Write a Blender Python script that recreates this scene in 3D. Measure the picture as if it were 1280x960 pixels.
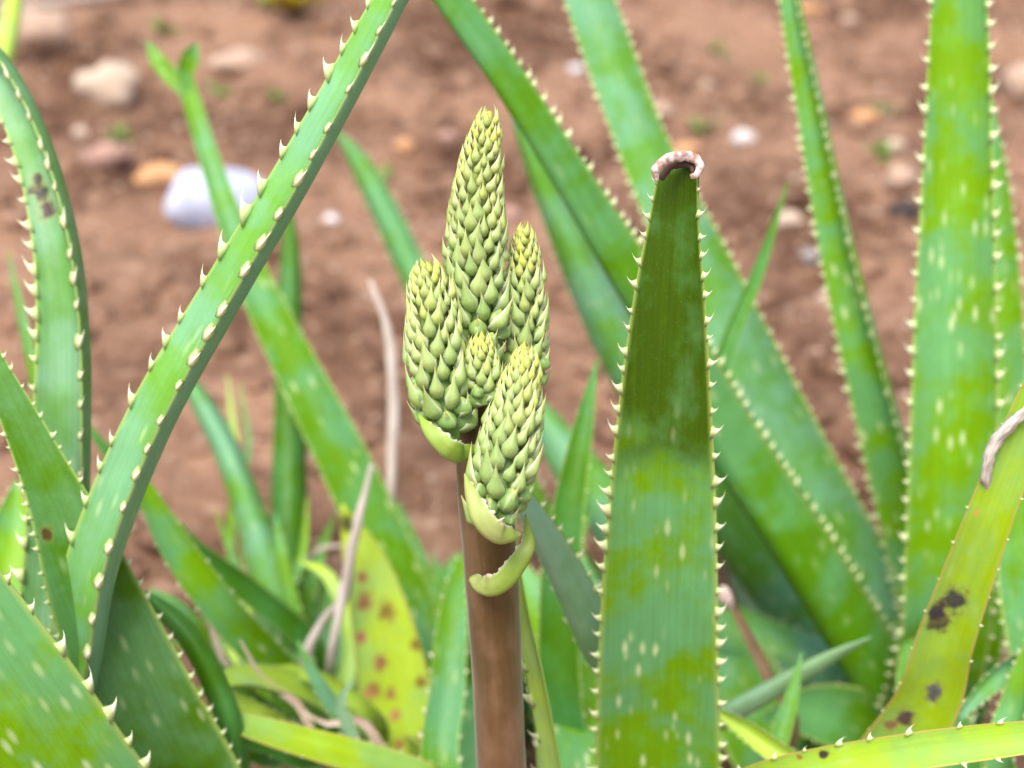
import bpy, math, random
import numpy as np
from mathutils import Vector, Matrix, noise

# ------------------------------------------------------------------ scene, camera, light
for o in list(bpy.data.objects):
    bpy.data.objects.remove(o)
SC = bpy.context.scene
COL = SC.collection
R = math.radians
random.seed(7)

CAM = Vector((0.0, 0.0, 0.60))
PITCH = R(32)
LENS = 50.0
KW = 36.0 / LENS
FW = Vector((0, math.cos(PITCH), -math.sin(PITCH)))
UP = Vector((0, math.sin(PITCH), math.cos(PITCH)))
RT = Vector((1, 0, 0))
FOCUS = 0.452

cam_d = bpy.data.cameras.new('camera')
cam = bpy.data.objects.new('camera', cam_d)
COL.objects.link(cam)
cam.location = CAM
cam.rotation_euler = (R(90) - PITCH, 0, 0)
cam_d.lens = LENS
cam_d.sensor_width = 36.0
cam_d.clip_start = 0.01
cam_d.clip_end = 500
cam_d.dof.use_dof = True
cam_d.dof.focus_distance = FOCUS
cam_d.dof.aperture_fstop = 6.8
cam_d.dof.aperture_blades = 0
SC.camera = cam

SUN_EL, SUN_AZ = R(68), R(205)      # azimuth clockwise from +Y: sun behind the viewer to the left
w = bpy.data.worlds.new('World')
SC.world = w
w.use_nodes = True
wn = w.node_tree
bg = wn.nodes['Background']
sky = wn.nodes.new('ShaderNodeTexSky')
sky.sky_type = 'NISHITA'
sky.sun_disc = False
sky.sun_elevation = SUN_EL
sky.sun_rotation = SUN_AZ
sky.air_density = 1.0
sky.dust_density = 4.0
sky.ozone_density = 0.6
wn.links.new(sky.outputs[0], bg.inputs[0])
bg.inputs[1].default_value = 0.078

sd = bpy.data.lights.new('sun', 'SUN')
sd.energy = 1.5
sd.angle = R(34)
sd.color = (1.0, 0.95, 0.87)
sun = bpy.data.objects.new('sun', sd)
COL.objects.link(sun)
sdir = Vector((math.sin(SUN_AZ) * math.cos(SUN_EL), math.cos(SUN_AZ) * math.cos(SUN_EL), math.sin(SUN_EL)))
sun.rotation_euler = sdir.to_track_quat('Z', 'Y').to_euler()
sun.location = (-1, -1, 3)

vs = SC.view_settings
vs.view_transform = 'Standard'
vs.look = 'None'
vs.exposure = 1.36
vs.gamma = 1.0
vs.use_curve_mapping = False
SC.render.engine = 'CYCLES'


# ------------------------------------------------------------------ placing helpers
def P(x, y, d):
    """place at depth d (m along the view axis) seen at photograph pixel x, y"""
    return CAM + d * (FW + RT * ((x - 640) / 1280 * KW) + UP * ((480 - y) / 1280 * KW))


def proj(p):
    v = p - CAM
    d = v.dot(FW)
    return 640 + v.dot(RT) / d / KW * 1280, 480 - v.dot(UP) / d / KW * 1280, d


def pxm(d):
    return KW * d / 1280


def ground_at(x, y):
    r = FW + RT * ((x - 640) / 1280 * KW) + UP * ((480 - y) / 1280 * KW)
    k = -CAM.z / r.z
    p = CAM + r * k
    return Vector((p.x, p.y, 0)), k


def ground_h(x, y):
    n = noise.noise
    rg = min(1.0, max(0.0, (y - 1.15) / 0.5))
    a = (0.010 + 0.020 * rg) * n(Vector((x * 4.1, y * 4.1, 1.3))) + (0.007 + 0.015 * rg) * n(Vector((x * 11, y * 11, 7.7)))
    a += (0.0055 + 0.004 * rg) * n(Vector((x * 27, y * 27, 3.1))) + 0.0022 * n(Vector((x * 70, y * 70, 9.1)))
    far = max(0.0, math.hypot(x, y - 1) - 3)
    return a - 0.004 + 0.05 * min(far, 3) / 3 * n(Vector((x * 0.5, y * 0.5, 0)))


# ------------------------------------------------------------------ node helpers
class NT:
    def __init__(s, name):
        s.m = bpy.data.materials.new(name)
        s.m.use_nodes = True
        s.t = s.m.node_tree
        s.b = s.t.nodes['Principled BSDF']

    def n(s, typ, **kw):
        nd = s.t.nodes.new(typ)
        for k, v in kw.items():
            setattr(nd, k, v)
        return nd

    def put(s, sock, v):
        if hasattr(v, 'is_linked') or hasattr(v, 'links'):
            s.t.links.new(v, sock)
        else:
            if isinstance(v, (tuple, list)) and len(v) == 3 and len(sock.default_value) == 4:
                v = (*v, 1)
            sock.default_value = v

    def math(s, op, a, b=0.0, clamp=False):
        nd = s.n('ShaderNodeMath', operation=op, use_clamp=clamp)
        s.put(nd.inputs[0], a)
        s.put(nd.inputs[1], b)
        return nd.outputs[0]

    def vmul(s, a, b):
        nd = s.n('ShaderNodeVectorMath', operation='MULTIPLY')
        s.put(nd.inputs[0], a)
        s.put(nd.inputs[1], b)
        return nd.outputs[0]

    def vadd(s, a, b):
        nd = s.n('ShaderNodeVectorMath', operation='ADD')
        s.put(nd.inputs[0], a)
        s.put(nd.inputs[1], b)
        return nd.outputs[0]

    def mix(s, f, a, b):
        nd = s.n('ShaderNodeMix', data_type='RGBA')
        s.put(nd.inputs[0], f)
        s.put(nd.inputs[6], a)
        s.put(nd.inputs[7], b)
        return nd.outputs[2]

    def noise(s, vec, scale, detail=3.0, rough=0.5):
        nd = s.n('ShaderNodeTexNoise')
        if vec is not None:
            s.put(nd.inputs['Vector'], vec)
        nd.inputs['Scale'].default_value = scale
        nd.inputs['Detail'].default_value = detail
        nd.inputs['Roughness'].default_value = rough
        return nd.outputs['Fac']

    def step(s, v, a, b):
        nd = s.n('ShaderNodeMapRange', interpolation_type='SMOOTHSTEP')
        s.put(nd.inputs[0], v)
        nd.inputs[1].default_value = a
        nd.inputs[2].default_value = b
        return nd.outputs[0]

    def attr(s, name):
        return s.n('ShaderNodeAttribute', attribute_name=name)

    def sep(s, v):
        nd = s.n('ShaderNodeSeparateXYZ')
        s.put(nd.inputs[0], v)
        return nd.outputs

    def bump(s, h, strength, dist):
        nd = s.n('ShaderNodeBump')
        nd.inputs['Strength'].default_value = strength
        nd.inputs['Distance'].default_value = dist
        s.put(nd.inputs['Height'], h)
        s.put(s.b.inputs['Normal'], nd.outputs[0])

    def fin(s, color, rough=0.5, spec=0.5, sss=0.0, rad=(0.003, 0.004, 0.001)):
        s.put(s.b.inputs['Base Color'], color)
        s.put(s.b.inputs['Roughness'], rough)
        s.b.inputs['Specular IOR Level'].default_value = spec
        if sss:
            s.b.inputs['Subsurface Weight'].default_value = sss
            s.b.inputs['Subsurface Radius'].default_value = rad
            s.b.inputs['Subsurface Scale'].default_value = 1.0
        return s.m


GREEN = dict(a=(0.125, 0.27, 0.022), b=(0.14, 0.33, 0.15), spots=1.0)


def leaf_material(name, a, b, spots=1.0, edge=(0.40, 0.52, 0.17), under=None, dark=0.0, tip=None, blotches=(), patch=1.0,
                  rough=0.36, speckle=0.0, edge_w=0.86):
    """green skin with a blue-grey waxy bloom in patches, pale flecks, pale margin"""
    t = NT(name)
    lc = t.attr('leafc').outputs['Vector']
    lp = t.sep(t.attr('leafp').outputs['Vector'])
    c = t.sep(lc)
    # bloom patches, broader across than along
    pn = t.noise(t.vmul(lc, (26.0, 24.0, 9.0)), 1.0, 5.0, 0.6)
    f = t.step(pn, 0.40, 0.60)
    a = tuple(x * 1.10 for x in a)
    b = tuple(x * 1.10 for x in b)
    col = t.mix(t.math('MULTIPLY', f, patch), a, b)
    if tip:
        tm = t.step(t.math('ADD', lp[1], t.math('MULTIPLY', t.math('SUBTRACT', pn, 0.5), 0.16)), tip[0], tip[1])
        col = t.mix(tm, col, tip[2])
    if under:
        col = t.mix(t.math('MULTIPLY', t.math('SUBTRACT', 1.0, lp[2]), 0.85), col, under)
    # long fibres
    st = t.noise(t.vmul(lc, (700.0, 14.0, 5.0)), 1.0, 2.0)
    col = t.mix(t.math('MULTIPLY', t.step(st, 0.35, 0.75), 0.22), col, tuple(x * 0.55 for x in a))
    n2 = t.noise(t.vmul(lc, (90.0, 60.0, 3.0)), 1.0, 4.0)
    col = t.mix(t.math('MULTIPLY', t.step(n2, 0.45, 0.8), 0.25), col, tuple(min(1, x * 1.6) for x in b))
    if spots > 0:
        vo = t.n('ShaderNodeTexVoronoi')
        t.put(vo.inputs['Vector'], t.vmul(lc, (210.0, 68.0, 11.0)))
        vo.inputs['Scale'].default_value = 1.0
        vo.inputs['Randomness'].default_value = 0.9
        rnd = t.sep(vo.outputs['Color'])[0]
        keep = t.step(rnd, 0.30, 0.40)
        spot = t.math('SUBTRACT', 1.0, t.step(vo.outputs['Distance'], 0.06, 0.38))
        low = t.math('SUBTRACT', 1.0, t.step(lp[1], 0.55, 0.92))
        dens = t.step(t.noise(t.vmul(lc, (25.0, 35.0, 2.0)), 1.0, 1.0), 0.34, 0.52)
        s_ = t.math('MULTIPLY', t.math('MULTIPLY', spot, keep), t.math('MULTIPLY', low, dens))
        col = t.mix(t.math('MULTIPLY', s_, min(1.0, 0.85 * spots)), col, (0.60, 0.72, 0.40))
    if speckle > 0:
        vo = t.n('ShaderNodeTexVoronoi')
        t.put(vo.inputs['Vector'], t.vmul(lc, (110.0, 75.0, 11.0)))
        vo.inputs['Scale'].default_value = 1.0
        keep = t.step(t.sep(vo.outputs['Color'])[1], 0.52, 0.60)
        wob = t.math('MULTIPLY', t.noise(t.vmul(lc, (500.0, 400.0, 3.0)), 1.0, 2.0), 0.25)
        spot = t.math('SUBTRACT', 1.0, t.step(t.math('ADD', vo.outputs['Distance'], wob), 0.28, 0.52))
        col = t.mix(t.math('MULTIPLY', t.math('MULTIPLY', spot, keep), speckle), col, (0.20, 0.055, 0.035))
    du = t.noise(t.vmul(lc, (1500.0, 900.0, 3.0)), 1.0, 2.0)
    col = t.mix(t.math('MULTIPLY', t.step(du, 0.60, 0.74), 0.08), col, (0.52, 0.56, 0.40))
    em = t.step(lp[0], edge_w, 0.998)
    col = t.mix(t.math('MULTIPLY', em, 0.85), col, edge)
    for (bu, bv, br, bc) in blotches:
        dv = t.n('ShaderNodeVectorMath', operation='SUBTRACT')
        t.put(dv.inputs[0], t.vmul(lc, (1, 0.8, 0)))
        dv.inputs[1].default_value = (bu, bv * 0.8, 0)
        ln = t.n('ShaderNodeVectorMath', operation='LENGTH')
        t.put(ln.inputs[0], dv.outputs[0])
        wob = t.math('MULTIPLY', t.math('SUBTRACT', t.noise(t.vmul(lc, (260.0, 260.0, 3.0)), 1.0, 2.0), 0.5), br * 1.5)
        rim = t.math('SUBTRACT', 1.0, t.step(t.math('ADD', ln.outputs['Value'], wob), br * 0.8, br * 1.45))
        col = t.mix(t.math('MULTIPLY', rim, 0.35), col, tuple(0.5 * p + 0.5 * q for p, q in zip((0.55, 0.50, 0.10), bc)))
        bm = t.math('SUBTRACT', 1.0, t.step(t.math('ADD', ln.outputs['Value'], wob), br * 0.45, br * 1.08))
        col = t.mix(t.math('MULTIPLY', bm, 0.92), col, t.mix(t.step(n2, 0.35, 0.65), bc, tuple(min(1, p * 1.9 + 0.01) for p in bc)))
    rr = t.math('ADD', rough, t.math('MULTIPLY', n2, 0.22))
    t.bump(t.math('ADD', t.math('MULTIPLY', st, 0.4), n2), 0.35, 0.0012)
    hs = t.n('ShaderNodeHueSaturation')
    hs.inputs['Saturation'].default_value = 1.12
    t.put(hs.inputs['Color'], col)
    return t.fin(hs.outputs[0], rr, 0.30)


# ------------------------------------------------------------------ mesh helpers
def mesh_obj(name, verts, faces, mat, parent=None, smooth=True, attrs=None):
    me = bpy.data.meshes.new(name)
    me.from_pydata([tuple(v) for v in verts], [], [tuple(f) for f in faces])
    if smooth:
        me.polygons.foreach_set('use_smooth', [True] * len(me.polygons))
    for k, (typ, data) in (attrs or {}).items():
        at = me.attributes.new(k, typ, 'POINT')
        at.data.foreach_set('vector' if typ == 'FLOAT_VECTOR' else 'value', np.asarray(data, dtype=np.float32).ravel())
    if mat:
        me.materials.append(mat)
    o = bpy.data.objects.new(name, me)
    COL.objects.link(o)
    if parent:
        attach(o, parent)
    return o


def attach(o, parent):
    o.parent = parent
    o.matrix_parent_inverse = parent_world(parent).inverted()


def parent_world(o):
    m = o.matrix_basis.copy()
    if o.parent:
        return parent_world(o.parent) @ o.matrix_parent_inverse @ m
    return m


def tag(o, label=None, cat=None, group=None, kind=None):
    if label: o['label'] = label
    if cat: o['category'] = cat
    if group: o['group'] = group
    if kind: o['kind'] = kind
    return o


def thing(name, loc, label, cat, group=None):
    o = bpy.data.objects.new(name, None)
    o.empty_display_size = 0.02
    COL.objects.link(o)
    o.location = loc
    return tag(o, label, cat, group)


def spline(vals, n):
    """Catmull-Rom through rows of vals (chord-length by first three columns), n even samples"""
    V = np.asarray(vals, float)
    seg = np.sqrt(np.linalg.norm(np.diff(V[:, :3], axis=0), axis=1)) + 1e-6
    T = np.concatenate([[0], np.cumsum(seg)])
    m = np.zeros_like(V)
    m[1:-1] = (V[2:] - V[:-2]) / (T[2:] - T[:-2])[:, None]
    m[0] = (V[1] - V[0]) / seg[0]
    m[-1] = (V[-1] - V[-2]) / seg[-1]

    def ev(tt):
        i = np.clip(np.searchsorted(T, tt) - 1, 0, len(T) - 2)
        h = T[i + 1] - T[i]
        u = ((tt - T[i]) / h)[:, None]
        h = h[:, None]
        return ((2 * u**3 - 3 * u**2 + 1) * V[i] + (u**3 - 2 * u**2 + u) * h * m[i]
                + (-2 * u**3 + 3 * u**2) * V[i + 1] + (u**3 - u**2) * h * m[i + 1])
    fine = ev(np.linspace(0, T[-1], 600))
    L = np.concatenate([[0], np.cumsum(np.linalg.norm(np.diff(fine[:, :3], axis=0), axis=1))])
    tt = np.interp(np.linspace(0, L[-1], n), L, np.linspace(0, T[-1], 600))
    return ev(tt), L[-1]


# tooth: a small flattened hooked cone. local X out of the margin, Y towards the leaf tip, Z leaf normal
def tooth_geo(hook):
    V, F = [], []
    ks = (-0.25, 0.14, 0.46, 0.76)
    rs = (0.85, 0.58, 0.31, 0.14)
    for k, r in zip(ks, rs):
        for j in range(6):
            a = j / 6 * 2 * math.pi
            V.append((k + 0.10 * r * math.sin(a), hook * max(k, 0)**2.0 + r * math.sin(a) * 0.95, r * 0.42 * math.cos(a)))
    V.append((1.0, hook * 1.08, 0))
    for i in range(3):
        for j in range(6):
            F.append((i * 6 + j, i * 6 + (j + 1) % 6, i * 6 + 6 + (j + 1) % 6, i * 6 + 6 + j))
    for j in range(6):
        F.append((18 + j, 18 + (j + 1) % 6, 24))
    F.append(tuple(range(5, -1, -1)))
    return V, F


TM = NT('tooth_ivory')
_tx = TM.attr('tk').outputs['Fac']
_tc = TM.mix(TM.step(_tx, 0.0, 0.40), (0.50, 0.62, 0.24), (0.86, 0.86, 0.58))
_tc = TM.mix(TM.math('MULTIPLY', TM.step(_tx, 0.85, 1.0), 0.4), _tc, (0.62, 0.46, 0.26))
TOOTH_MAT = TM.fin(_tc, 0.4, 0.5)
TK = [k for k in (0.0, 0.12, 0.45, 0.78) for j in range(6)] + [1.0]
TOOTH_GEO = [tooth_geo(h) for h in (0.8, 1.1, 1.4)]
TOOTH_ME = []
for V_, F_ in TOOTH_GEO:
    me_ = bpy.data.meshes.new('tooth')
    me_.from_pydata(V_, [], F_)
    me_.polygons.foreach_set('use_smooth', [True] * len(me_.polygons))
    me_.attributes.new('tk', 'FLOAT', 'POINT').data.foreach_set('value', TK)
    me_.materials.append(TOOTH_MAT)
    TOOTH_ME.append(me_)

SEED = [0]


def leaf(plant, pts, mat=None, face=1, chan=0.35, th=0.22, teeth=None, single=False, base=True, name='leaf',
         label=None, blot=(), matkw=None, n=64, M=13, spread=0.030, base_w=1.15, wav=0.02, parent=None, sides=(-1, 1),
         tmin=0.12, tmax=0.985, edgeturn=0.0, ragged=0.0, vexp=1.8):
    """pts from base to tip: (x, y, depth, width_px[, roll_deg]); the leaf leaves the ground at the plant's base"""
    SEED[0] += 1
    sd_ = SEED[0]
    rnd = random.Random(sd_ * 31)
    rows = []
    for p in pts:
        x, y, d, wd = p[:4]
        ro = p[4] if len(p) > 4 else 0.0
        q = P(x, y, d)
        rows.append((q.x, q.y, q.z, wd * pxm(d), R(ro)))
    if base:
        b = Vector(plant.location)
        q = Vector(rows[0][:3])
        h = Vector((q.x - b.x, q.y - b.y, 0))
        if h.length > 1e-4:
            h = h.normalized() * min(spread, h.length * 0.8)
        rows.insert(0, (b.x + h.x, b.y + h.y, 0.018, rows[0][3] * base_w, rows[0][4]))
        rows.insert(0, (b.x + h.x * 0.4, b.y + h.y * 0.4, -0.025, rows[0][3] * 0.9, rows[0][4]))
    S, L = spline(rows, n)
    C = [Vector(r[:3]) for r in S]
    W = np.maximum(S[:, 3], 0.0006)
    T, SD, NN = [], [], []
    for i in range(n):
        t = (C[min(i + 1, n - 1)] - C[max(i - 1, 0)]).normalized()
        v = (CAM - C[i]).normalized()
        s = t.cross(v).normalized()
        nn = s.cross(t).normalized()
        ph = S[i, 4]
        s2 = s * math.cos(ph) + nn * math.sin(ph)
        n2 = nn * math.cos(ph) - s * math.sin(ph)
        T.append(t)
        SD.append(s2)
        NN.append(n2 * face)
    us = [-math.cos(math.pi * k / (M - 1)) for k in range(M)]
    V, F, LC, LP = [], [], [], []
    thm = max(W) * th
    for i in range(n):
        hw = W[i] / 2
        vn = i / (n - 1)
        thi = min(thm * (1.25 - 0.75 * vn), W[i] * 0.8)
        wob = wav * hw * noise.noise(Vector((sd_ * 3.1, vn * 9, 0)))
        for k, u in enumerate(us):
            rg = 1 + ragged * abs(u)**4 * (noise.noise(Vector((i * 0.55, 5.0 * (u > 0), sd_))) + 0.6 * noise.noise(Vector((i * 1.9, 5.0 * (u > 0), sd_))))
            h = (chan * hw * (abs(u)**vexp)) * rg + wob
            V.append(C[i] + SD[i] * (u * hw * rg * (1 - 0.10 * chan * abs(u))) + NN[i] * h)
            LC.append((u * hw, vn * L, sd_ * 1.37))
            LP.append((abs(u), vn, 1))
        for k in range(M - 2, 0, -1):
            u = us[k]
            h = chan * hw * (abs(u)**vexp) - thi * (1 - abs(u)**2.2)**0.62 + wob
            V.append(C[i] + SD[i] * (u * hw * (1 - 0.10 * chan * abs(u))) + NN[i] * h)
            LC.append((u * hw + 0.07, vn * L, sd_ * 1.37))
            LP.append((abs(u) * 0.93, vn, 0))
    ring = 2 * M - 2
    for i in range(n - 1):
        for k in range(ring):
            a, b_ = i * ring + k, i * ring + (k + 1) % ring
            q = (a, b_, b_ + ring, a + ring)
            F.append(q if face > 0 else q[::-1])
    e0, e1 = tuple(range(ring)), tuple(range((n - 1) * ring, n * ring))
    F.append(e0[::-1] if face > 0 else e0)
    F.append(e1 if face > 0 else e1[::-1])
    if blot:
        bl = []
        pr = [proj(c) for c in C]
        for (bx, by, br, bc) in blot:
            i = min(range(n), key=lambda k: (pr[k][0] - bx)**2 + (pr[k][1] - by)**2)
            q = P(bx, by, pr[i][2])
            uu = (q - C[i]).dot(SD[i]) / max(0.3, math.cos(S[i, 4]))
            lo = 0.07 if face < 0 else 0.0
            bl.append((uu + lo, (i / (n - 1)) * L + (q - C[i]).dot(T[i]), br * pxm(pr[i][2]), bc))
        mat = leaf_material('spotted_leaf_skin', blotches=bl, **matkw)
    o = mesh_obj(name, V, F, mat, parent or plant, attrs={'leafc': ('FLOAT_VECTOR', LC), 'leafp': ('FLOAT_VECTOR', LP)})
    if label:
        o['label'] = label
    if teeth:
        sp, hh = teeth              # spacing and height in metres
        JV, JF = [], []
        for sgn in sides:
            pos = L * tmin + rnd.random() * sp
            while pos < L * tmax:
                vn = pos / L
                fi = vn * (n - 1)
                i = min(int(fi), n - 2)
                fr = fi - i
                hw = (W[i] * (1 - fr) + W[i + 1] * fr) / 2
                c = C[i].lerp(C[i + 1], fr)
                sdv = SD[i].lerp(SD[i + 1], fr).normalized()
                nnv = NN[i].lerp(NN[i + 1], fr).normalized()
                tv = T[i].lerp(T[i + 1], fr).normalized()
                wob = wav * hw * noise.noise(Vector((sd_ * 3.1, vn * 9, 0)))
                p = c + sdv * (sgn * hw * (1 - 0.10 * chan)) + nnv * (chan * hw + wob)
                out = (sdv * sgn + nnv * (chan * 0.9 + edgeturn) + tv * rnd.uniform(-0.15, 0.15)).normalized()
                hsz = hh * 0.98 * (0.60 + 0.65 * rnd.random()) * (1.0 if vn < 0.75 else 1.0 - 0.55 * (vn - 0.75) / 0.25)
                y = (tv - out * tv.dot(out)).normalized()
                z = out.cross(y)
                mt = Matrix(((out.x * hsz, y.x * hsz, z.x * hsz, p.x), (out.y * hsz, y.y * hsz, z.y * hsz, p.y),
                             (out.z * hsz, y.z * hsz, z.z * hsz, p.z), (0, 0, 0, 1)))
                k = rnd.randrange(3)
                if single:
                    to = bpy.data.objects.new('tooth', TOOTH_ME[k])
                    COL.objects.link(to)
                    to.matrix_basis = mt
                    attach(to, o)
                else:
                    b0 = len(JV)
                    JV += [mt @ Vector(v) for v in TOOTH_GEO[k][0]]
                    JF += [tuple(b0 + q for q in f) for f in TOOTH_GEO[k][1]]
                pos += sp * rnd.uniform(0.72, 1.28) * (1.0 if vn < 0.6 else 1 - 0.35 * (vn - 0.6) / 0.4)
        if not single and JV:
            tag(mesh_obj('margin_teeth', JV, JF, TOOTH_MAT, o, attrs={'tk': ('FLOAT', TK * (len(JV) // 25))}), kind='stuff')
    return o


def tube(name, rows, mat, parent=None, n=60, m=14, rough=0.0, seed=0, attr=True, flat=1.0):
    """rows of world (x,y,z,radius)"""
    S, L = spline(rows, n)
    C = [Vector(r[:3]) for r in S]
    V, F, LC = [], [], []
    ref = Vector((0.3, -0.9, 0.2))
    for i in range(n):
        t = (C[min(i + 1, n - 1)] - C[max(i - 1, 0)]).normalized()
        s = t.cross(ref).normalized()
        nn = s.cross(t).normalized()
        for j in range(m):
            a = j / m * 2 * math.pi
            r = max(S[i, 3], 0.0002) * (1 + rough * noise.noise(Vector((math.cos(a) * 1.5, math.sin(a) * 1.5 + seed, i * 0.3))))
            V.append(C[i] + s * (math.cos(a) * r) + nn * (math.sin(a) * r * flat))
            LC.append((a * 0.01, i / (n - 1) * L, i / (n - 1)))
    for i in range(n - 1):
        for j in range(m):
            F.append((i * m + j, i * m + (j + 1) % m, (i + 1) * m + (j + 1) % m, (i + 1) * m + j))
    F.append(tuple(range(m - 1, -1, -1)))
    F.append(tuple(range((n - 1) * m, n * m)))
    return mesh_obj(name, V, F, mat, parent, attrs={'leafc': ('FLOAT_VECTOR', LC)})


def ptube(name, pts, mat, parent=None, **kw):
    rows = []
    for x, y, d, wd in pts:
        q = P(x, y, d)
        rows.append((q.x, q.y, q.z, wd * pxm(d) / 2))
    return tube(name, rows, mat, parent, **kw)


# ------------------------------------------------------------------ ground
def build_ground():
    t = NT('red_soil')
    pos = t.n('ShaderNodeNewGeometry').outputs['Position']
    n1 = t.noise(pos, 3.0, 5, 0.6)
    n2 = t.noise(pos, 22.0, 6, 0.65)
    n3 = t.noise(pos, 140.0, 4, 0.6)
    col = t.mix(t.step(n1, 0.36, 0.60), (0.135, 0.070, 0.043), (0.395, 0.232, 0.152))
    col = t.mix(t.math('MULTIPLY', t.step(n2, 0.52, 0.75), 0.75), col, (0.45, 0.28, 0.185))
    col = t.mix(t.math('MULTIPLY', t.step(n2, 0.46, 0.28), 0.8), col, (0.10, 0.055, 0.038))
    vo = t.n('ShaderNodeTexVoronoi')
    t.put(vo.inputs['Vector'], pos)
    vo.inputs['Scale'].default_value = 55
    bit = t.math('MULTIPLY', t.math('SUBTRACT', 1.0, t.step(vo.outputs['Distance'], 0.15, 0.24)),
                 t.step(t.sep(vo.outputs['Color'])[0], 0.88, 0.90))
    col = t.mix(bit, col, (0.58, 0.42, 0.31))
    col = t.mix(t.math('MULTIPLY', t.step(n3, 0.42, 0.66), 0.4), col, (0.15, 0.075, 0.045))
    n4 = t.noise(pos, 48.0, 3, 0.5)
    col = t.mix(t.math('MULTIPLY', t.step(n4, 0.56, 0.70), 0.6), col, (0.50, 0.33, 0.23))
    col = t.mix(t.math('MULTIPLY', t.step(n4, 0.42, 0.30), 0.3), col, (0.11, 0.055, 0.035))
    t.bump(t.math('ADD', t.math('MULTIPLY', n2, 1.0), t.math('MULTIPLY', n3, 0.35)), 0.8, 0.02)
    mat = t.fin(col, 0.95, 0.15)
    N = 380
    c = np.linspace(-1, 1, N)
    f = np.sign(c) * (1.7 * np.abs(c) + 58 * np.abs(c)**9)
    V = [(x, y + 1.15, ground_h(x, y + 1.15)) for y in f for x in f]
    F = [(j * N + i, j * N + i + 1, (j + 1) * N + i + 1, (j + 1) * N + i) for j in range(N - 1) for i in range(N - 1)]
    tag(mesh_obj('ground', V, F, mat), 'bare reddish brown soil with clods behind the aloes', 'soil', kind='structure')
    return mat


SOIL = build_ground()


def lump(seed, sub=2, rough=0.3):
    """unit stone as verts, faces"""
    import bmesh
    bm = bmesh.new()
    bmesh.ops.create_icosphere(bm, subdivisions=sub, radius=1)
    V = []
    for v in bm.verts:
        p = v.co
        k = 1 + rough * noise.noise(p * 1.1 + Vector((seed * 7.3, 0, 0))) + rough * 0.45 * noise.noise(p * 2.6 + Vector((0, seed * 3.7, 0)))
        V.append(p * k)
    F = [tuple(x.index for x in f.verts) for f in bm.faces]
    bm.free()
    return V, F


def stone_mat(name, c, c2):
    t = NT(name)
    ob = t.n('ShaderNodeTexCoord').outputs['Object']
    n1 = t.noise(ob, 60.0, 5, 0.6)
    n2 = t.noise(ob, 18.0, 3, 0.6)
    col = t.mix(t.step(n2, 0.35, 0.65), c, c2)
    col = t.mix(t.math('MULTIPLY', t.step(n1, 0.5, 0.75), 0.35), col, tuple(x * 0.6 for x in c2))
    t.bump(n1, 0.5, 0.006)
    return t.fin(col, 0.8, 0.3)


STONE = {k: stone_mat(k + '_stone', *v) for k, v in dict(
    beige=((0.60, 0.44, 0.33), (0.46, 0.31, 0.23)), pink=((0.52, 0.33, 0.26), (0.36, 0.21, 0.17)),
    orange=((0.72, 0.40, 0.19), (0.50, 0.27, 0.14)), white=((0.85, 0.83, 0.83), (0.72, 0.68, 0.68)),
    blue=((0.62, 0.65, 0.80), (0.42, 0.46, 0.64)), cream=((0.66, 0.53, 0.42), (0.52, 0.39, 0.29)),
    grey=((0.42, 0.38, 0.36), (0.24, 0.21, 0.20)), black=((0.035, 0.03, 0.03), (0.08, 0.06, 0.055))).items()}


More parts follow.
